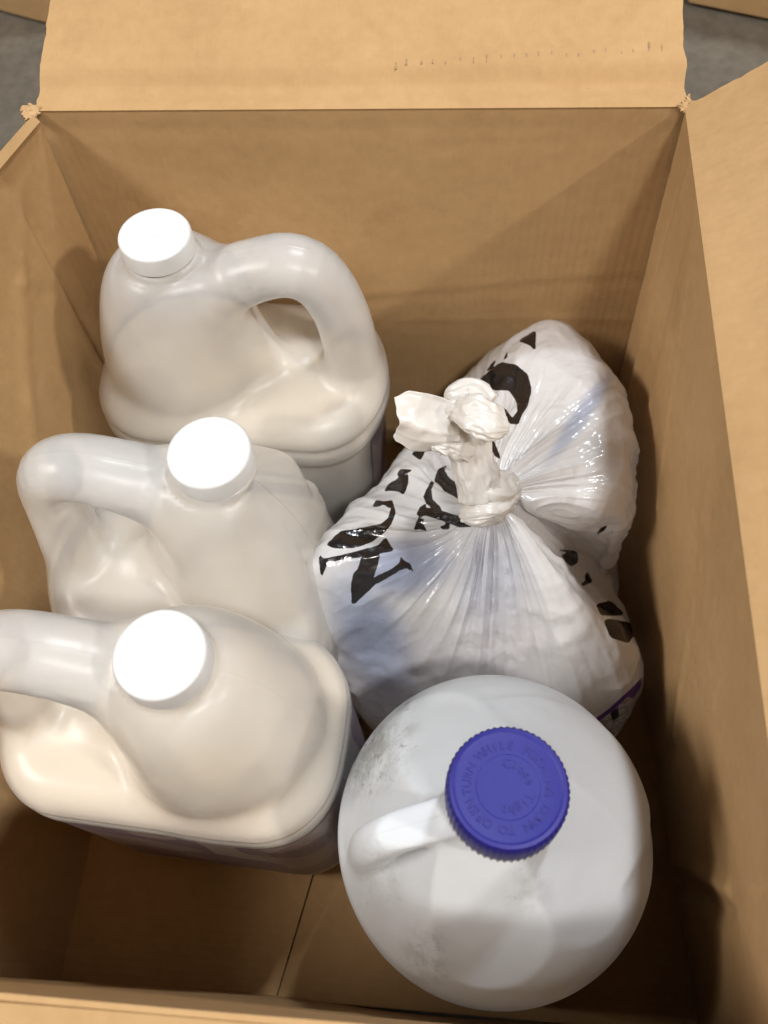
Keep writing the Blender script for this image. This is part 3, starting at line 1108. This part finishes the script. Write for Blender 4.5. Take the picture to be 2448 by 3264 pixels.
band = poly_sd(pix, BAND); purple = poly_sd(pix, PURPLE); bars = poly_sd(pix, BARS)
lowside = s[sidx] < .45
band[lowside] = 99; purple[lowside] = 99; bars[lowside] = 99


def blob(cx_, cy_, rx__, ry__, rot=0):
    q = pix - np.array([cx_, cy_])
    c_, s_ = math.cos(rot), math.sin(rot)
    a = (q[:, 0] * c_ + q[:, 1] * s_) / rx__; b = (-q[:, 0] * s_ + q[:, 1] * c_) / ry__
    return np.exp(-(a * a + b * b) ** 2)


def vpx(x, y):
    return (x * .4629, y * .4629)


blue = np.maximum.reduce([.9 * blob(*vpx(865, 1225), 52, 30, -.15), .9 * blob(*vpx(800, 1370), 34, 68, -.45), .7 * blob(*vpx(1258, 895), 9, 55, .62), .35 * blob(*vpx(1060, 1250), 40, 50, 0)])
pink = np.maximum.reduce([.8 * blob(*vpx(1030, 1400), 75, 40, 0), .5 * blob(*vpx(900, 1450), 50, 40, 0)])

t = NT('thin_white_film')
tc = t.n('ShaderNodeTexCoord'); co = tc.outputs['Object']


def attr(n):
    return t.n('ShaderNodeAttribute', attribute_name=n).outputs['Fac']


warm = t.mix(t.mapr(t.noise(co, 18, 3), .35, .7), rgb(.93, .915, .91), rgb(.90, .88, .865))
col = t.mix(t.math('MULTIPLY', attr('blue'), .80), warm, rgb(.30, .39, .62))
col = t.mix(t.math('MULTIPLY', attr('pink'), .22), col, rgb(.62, .50, .54))
col = t.mix(t.mapr(attr('band'), .5, -.5), col, t.mix(t.mapr(t.noise(co, 330, 2), .45, .55), rgb(.40, .36, .36), rgb(.62, .58, .56)))
col = t.mix(t.mapr(attr('purple'), .5, -.5), col, rgb(.16, .07, .30))
col = t.mix(t.mapr(attr('bars'), .5, -.5), col, rgb(.05, .045, .05))
inkw = t.math('ADD', attr('ink'), t.math('MULTIPLY', t.math('SUBTRACT', t.noise(co, 300, 3), .5), 1.4))
inkf = t.mapr(inkw, .95, .25)
scratch = t.mapr(t.noise(co, 260, 4, .7), .70, .76, 1, .15)
inkf = t.math('MULTIPLY', inkf, scratch)
col = t.mix(inkf, col, rgb(.022, .018, .018))
t.set(t.b.inputs['Base Color'], col)
t.b.inputs['Roughness'].default_value = .20
t.b.inputs['Specular IOR Level'].default_value = .9
t.b.inputs['Coat Weight'].default_value = .4
t.b.inputs['Coat Roughness'].default_value = .12
rdg = t.math('ABSOLUTE', t.math('SUBTRACT', t.n('ShaderNodeTexNoise', {'Vector': co, 'Scale': 48.0, 'Detail': 3.0, 'Roughness': .5, 'Distortion': .6}).outputs['Fac'], .5))
rdg2 = t.math('ABSOLUTE', t.math('SUBTRACT', t.n('ShaderNodeTexNoise', {'Vector': co, 'Scale': 130.0, 'Detail': 2.0, 'Roughness': .5, 'Distortion': .8}).outputs['Fac'], .5))
hb = t.math('ADD', rdg, t.math('MULTIPLY', rdg2, .30))
t.set(t.b.inputs['Normal'], t.bump(hb, .50, .0030))
tr = t.n('ShaderNodeBsdfTranslucent', {'Color': col})
ms = t.n('ShaderNodeMixShader', {0: .40, 1: t.b.outputs[0], 2: tr.outputs[0]})
t.t.links.new(ms.outputs[0], t.out.inputs[0])
M_bag = t.m

t = NT('bunched_white_film')
co = t.n('ShaderNodeTexCoord').outputs['Object']
t.set(t.b.inputs['Base Color'], t.mix(t.mapr(t.noise(co, 60, 3), .3, .7), rgb(.91, .89, .86), rgb(.87, .845, .81)))
t.b.inputs['Roughness'].default_value = .22
t.b.inputs['Specular IOR Level'].default_value = .8
t.set(t.b.inputs['Normal'], t.bump(t.math('ADD', t.noise(co, 160, 4, .65), t.math('MULTIPLY', t.noise(co, 500, 2), .2)), .35, .0012))
tr = t.n('ShaderNodeBsdfTranslucent', {'Color': rgb(.9, .84, .76)})
ms = t.n('ShaderNodeMixShader', {0: .45, 1: t.b.outputs[0], 2: tr.outputs[0]})
t.t.links.new(ms.outputs[0], t.out.inputs[0])
M_knot = t.m

bag = thing('plastic_bag', 'knotted white plastic carrier bag printed with black letters beside the right wall', 'bag', (KNOT[0], KNOT[1], 0))
inv = Matrix.Translation((-KNOT[0], -KNOT[1], 0))
o = mesh_obj('film', flatV, F, M_bag, bag, attrs={'ink': ink, 'band': band, 'purple': purple, 'bars': bars, 'blue': blue, 'pink': pink})
o.matrix_parent_inverse = inv

# small print low on the right side of the film
def surf(px_, py_):
    q = np.linalg.norm(pix - np.array([px_, py_]), axis=1)
    q[s[sidx] > .8] = 1e9
    return int(np.argmin(q))


tp0 = Z3((455, 640))[0]
ia, ib = surf(*tp0), surf(tp0[0] + 7, tp0[1] - 8)
xd = flatV[ib] - flatV[ia]; xd /= np.linalg.norm(xd)
vd = CAM - flatV[ia]; vd /= np.linalg.norm(vd)
nd_ = vd - (vd @ xd) * xd; nd_ /= np.linalg.norm(nd_)
yd = np.cross(nd_, xd)
cu = bpy.data.curves.new('print', 'FONT')
cu.body = 'Telep'; cu.size = .0040; cu.extrude = .00005
tmp = bpy.data.objects.new('tmp', cu); sc.collection.objects.link(tmp)
bpy.context.view_layer.update()
me = bpy.data.meshes.new_from_object(tmp.evaluated_get(bpy.context.evaluated_depsgraph_get()))
bpy.data.objects.remove(tmp)
me.materials.clear(); me.materials.append(M_ringd)
o = link(bpy.data.objects.new('small_print', me), bag)
o.matrix_parent_inverse = inv
o.matrix_basis = Matrix([[xd[k], yd[k], nd_[k], (flatV[ia] + nd_ * .0012)[k]] for k in range(3)] + [[0, 0, 0, 1]])

# knot and tail
def vp(x, y, z):
    return un(vw(x, y), z)



def gathered(path, wid, thk, seed, side, n=84, m=70, cre=2.4, amp=.30):
    """tube of bunched film: flattened section with creases running along it"""
    path = np.asarray(path, float); k = len(path)
    t_ = np.linspace(0, k - 1 - 1e-6, m)
    i_ = t_.astype(int); f_ = (t_ - i_)[:, None]
    g = lambda j: path[np.clip(i_ + j, 0, k - 1)]
    C_ = cat(g(-1), g(0), g(1), g(2), f_)
    tan = np.gradient(C_, axis=0); tan /= np.linalg.norm(tan, axis=1, keepdims=True)
    side = np.asarray(side, float)
    B_ = side - (tan @ side)[:, None] * tan
    B_ /= np.linalg.norm(B_, axis=1, keepdims=True)
    N_ = np.cross(tan, B_)
    w_ = np.interp(t_, range(k), wid); h_ = np.interp(t_, range(k), thk)
    uu = t_ / (k - 1)
    end = np.sqrt(np.clip(np.minimum(uu / .06, (1 - uu) / .05), 0.02, 1))
    ph = np.linspace(0, 2 * np.pi, n, endpoint=False)
    U, PH_ = np.meshgrid(uu, ph, indexing='ij')
    q = np.stack([np.cos(PH_) * cre, np.sin(PH_) * cre, U * 1.6], -1).reshape(-1, 3)
    q = q + .25 * np.stack([vnoise(q * 1.7 + 3 * j_, seed + 30 + j_) for j_ in range(3)], 1)
    r = 1 + amp * (ridge(vnoise(q, seed) * 1.7) - .55) + amp * .55 * (ridge(vnoise(q * [2.3, 2.3, 1.4], seed + 1) * 1.7) - .5) + .10 * vnoise(q * [1, 1, 6], seed + 2)
    r = r.reshape(U.shape) * end[:, None]
    P = C_[:, None] + B_[:, None] * (r * np.cos(PH_) * w_[:, None] * .5)[..., None] + N_[:, None] * (r * np.sin(PH_) * h_[:, None] * .5)[..., None]
    I = np.arange(m * n).reshape(m, n); J = np.roll(I, -1, 1)
    F = np.stack([I[:-1], J[:-1], J[1:], I[1:]], -1).reshape(-1, 4)
    return P.reshape(-1, 3), F


sx = np.array([1., .15, 0.])
parts = [
    gathered([vp(1118, 1052, .204), vp(1085, 1062, .214), vp(1050, 1080, .220), vp(1012, 1098, .216)], [.010, .024, .030, .016], [.010, .020, .024, .014], 101, (.3, 1, 0), cre=2.0, amp=.20),
    gathered([vp(1000, 1112, .214), vp(1040, 1112, .221), vp(1082, 1092, .220), vp(1102, 1062, .214)], [.009, .012, .012, .008], [.009, .012, .012, .008], 102, (0, 1, 0), cre=1.6, amp=.20),
    gathered([vp(1040, 1085, .220), vp(1032, 1030, .232), vp(1020, 985, .244), vp(1005, 935, .256), vp(990, 895, .262)], [.024, .0225, .021, .025, .028], [.018, .016, .014, .015, .014], 103, sx, cre=2.6, amp=.20),
    gathered([vp(972, 905, .264), vp(990, 872, .270), vp(1025, 858, .272), vp(1052, 880, .270)], [.014, .022, .022, .016], [.010, .014, .014, .010], 104, (.3, 1, .2), cre=2.2, amp=.20),
    gathered([vp(990, 882, .276), vp(1025, 893, .282), vp(1060, 908, .281), vp(1090, 912, .276)], [.012, .020, .022, .012], [.008, .013, .012, .007], 105, (0, 1, .1), cre=2.0, amp=.20),
    gathered([vp(1015, 965, .250), vp(985, 948, .258), vp(955, 945, .262), vp(925, 950, .262)], [.018, .021, .020, .010], [.012, .012, .009, .005], 106, (.1, 1, .1), cre=2.2, amp=.20),
]
Vk, Fk, off_ = [], [], 0
for P, F in parts:
    Vk.append(P); Fk.append(F + off_); off_ += len(P)
o = mesh_obj('knot', np.concatenate(Vk), np.concatenate(Fk), M_knot, bag); o.matrix_parent_inverse = inv

# the flat end of one handle strap sticking out to the left
NU, NV = 46, 40
u, v = np.meshgrid(np.linspace(0, 1, NU), np.linspace(-1, 1, NV), indexing='ij')
ra = vp(992, 925, .266); rb2 = vp(862, 912, .278)
side_a = vp(985, 965, .260) - vp(985, 885, .270)
side_b = vp(905, 975, .258) - vp(900, 860, .282)
ctr = ra[None, None] * (1 - u)[..., None] + rb2[None, None] * u[..., None]
half = (side_a[None, None] * (1 - u)[..., None] * .42 + side_b[None, None] * np.sin(np.clip(u * 1.25 + .25, 0, 1.57))[..., None] * .52 * (1 - .22 * sstep(.75, 1, u))[..., None])
S = ctr + half * v[..., None]
nz = np.cross(rb2 - ra, side_b); nz /= np.linalg.norm(nz)
if nz[2] < 0:
    nz = -nz
Sf = S.reshape(-1, 3)
w = (.0030 * np.sin(v * 3.2 + u * 2.0) + .0035 * (v ** 2) * (1 - u) * -1).ravel() + .0022 * fbm(Sf * 55, 3, 61) + .0012 * (ridge(vnoise(np.stack([v.ravel() * 3.2, u.ravel() * 1.2, u.ravel() * 0], 1), 62) * 1.5) - .5) * (1 - u.ravel() * .6)
edge = (u.ravel() > .93)
Sf = Sf + nz * w[:, None] + (rb2 - ra) * (.07 * u.ravel() ** 6 * fbm(np.stack([v.ravel() * 1.6, u.ravel() * 0, u.ravel() * 0], 1), 2, 64))[:, None]
I = np.arange(NU * NV).reshape(NU, NV)
F = np.stack([I[:-1, :-1], I[1:, :-1], I[1:, 1:], I[:-1, 1:]], -1).reshape(-1, 4)
o = mesh_obj('strap_end', Sf, F, M_knot, bag); o.matrix_parent_inverse = inv
md = o.modifiers.new('thick', 'SOLIDIFY'); md.thickness = .0006; md.offset = 0
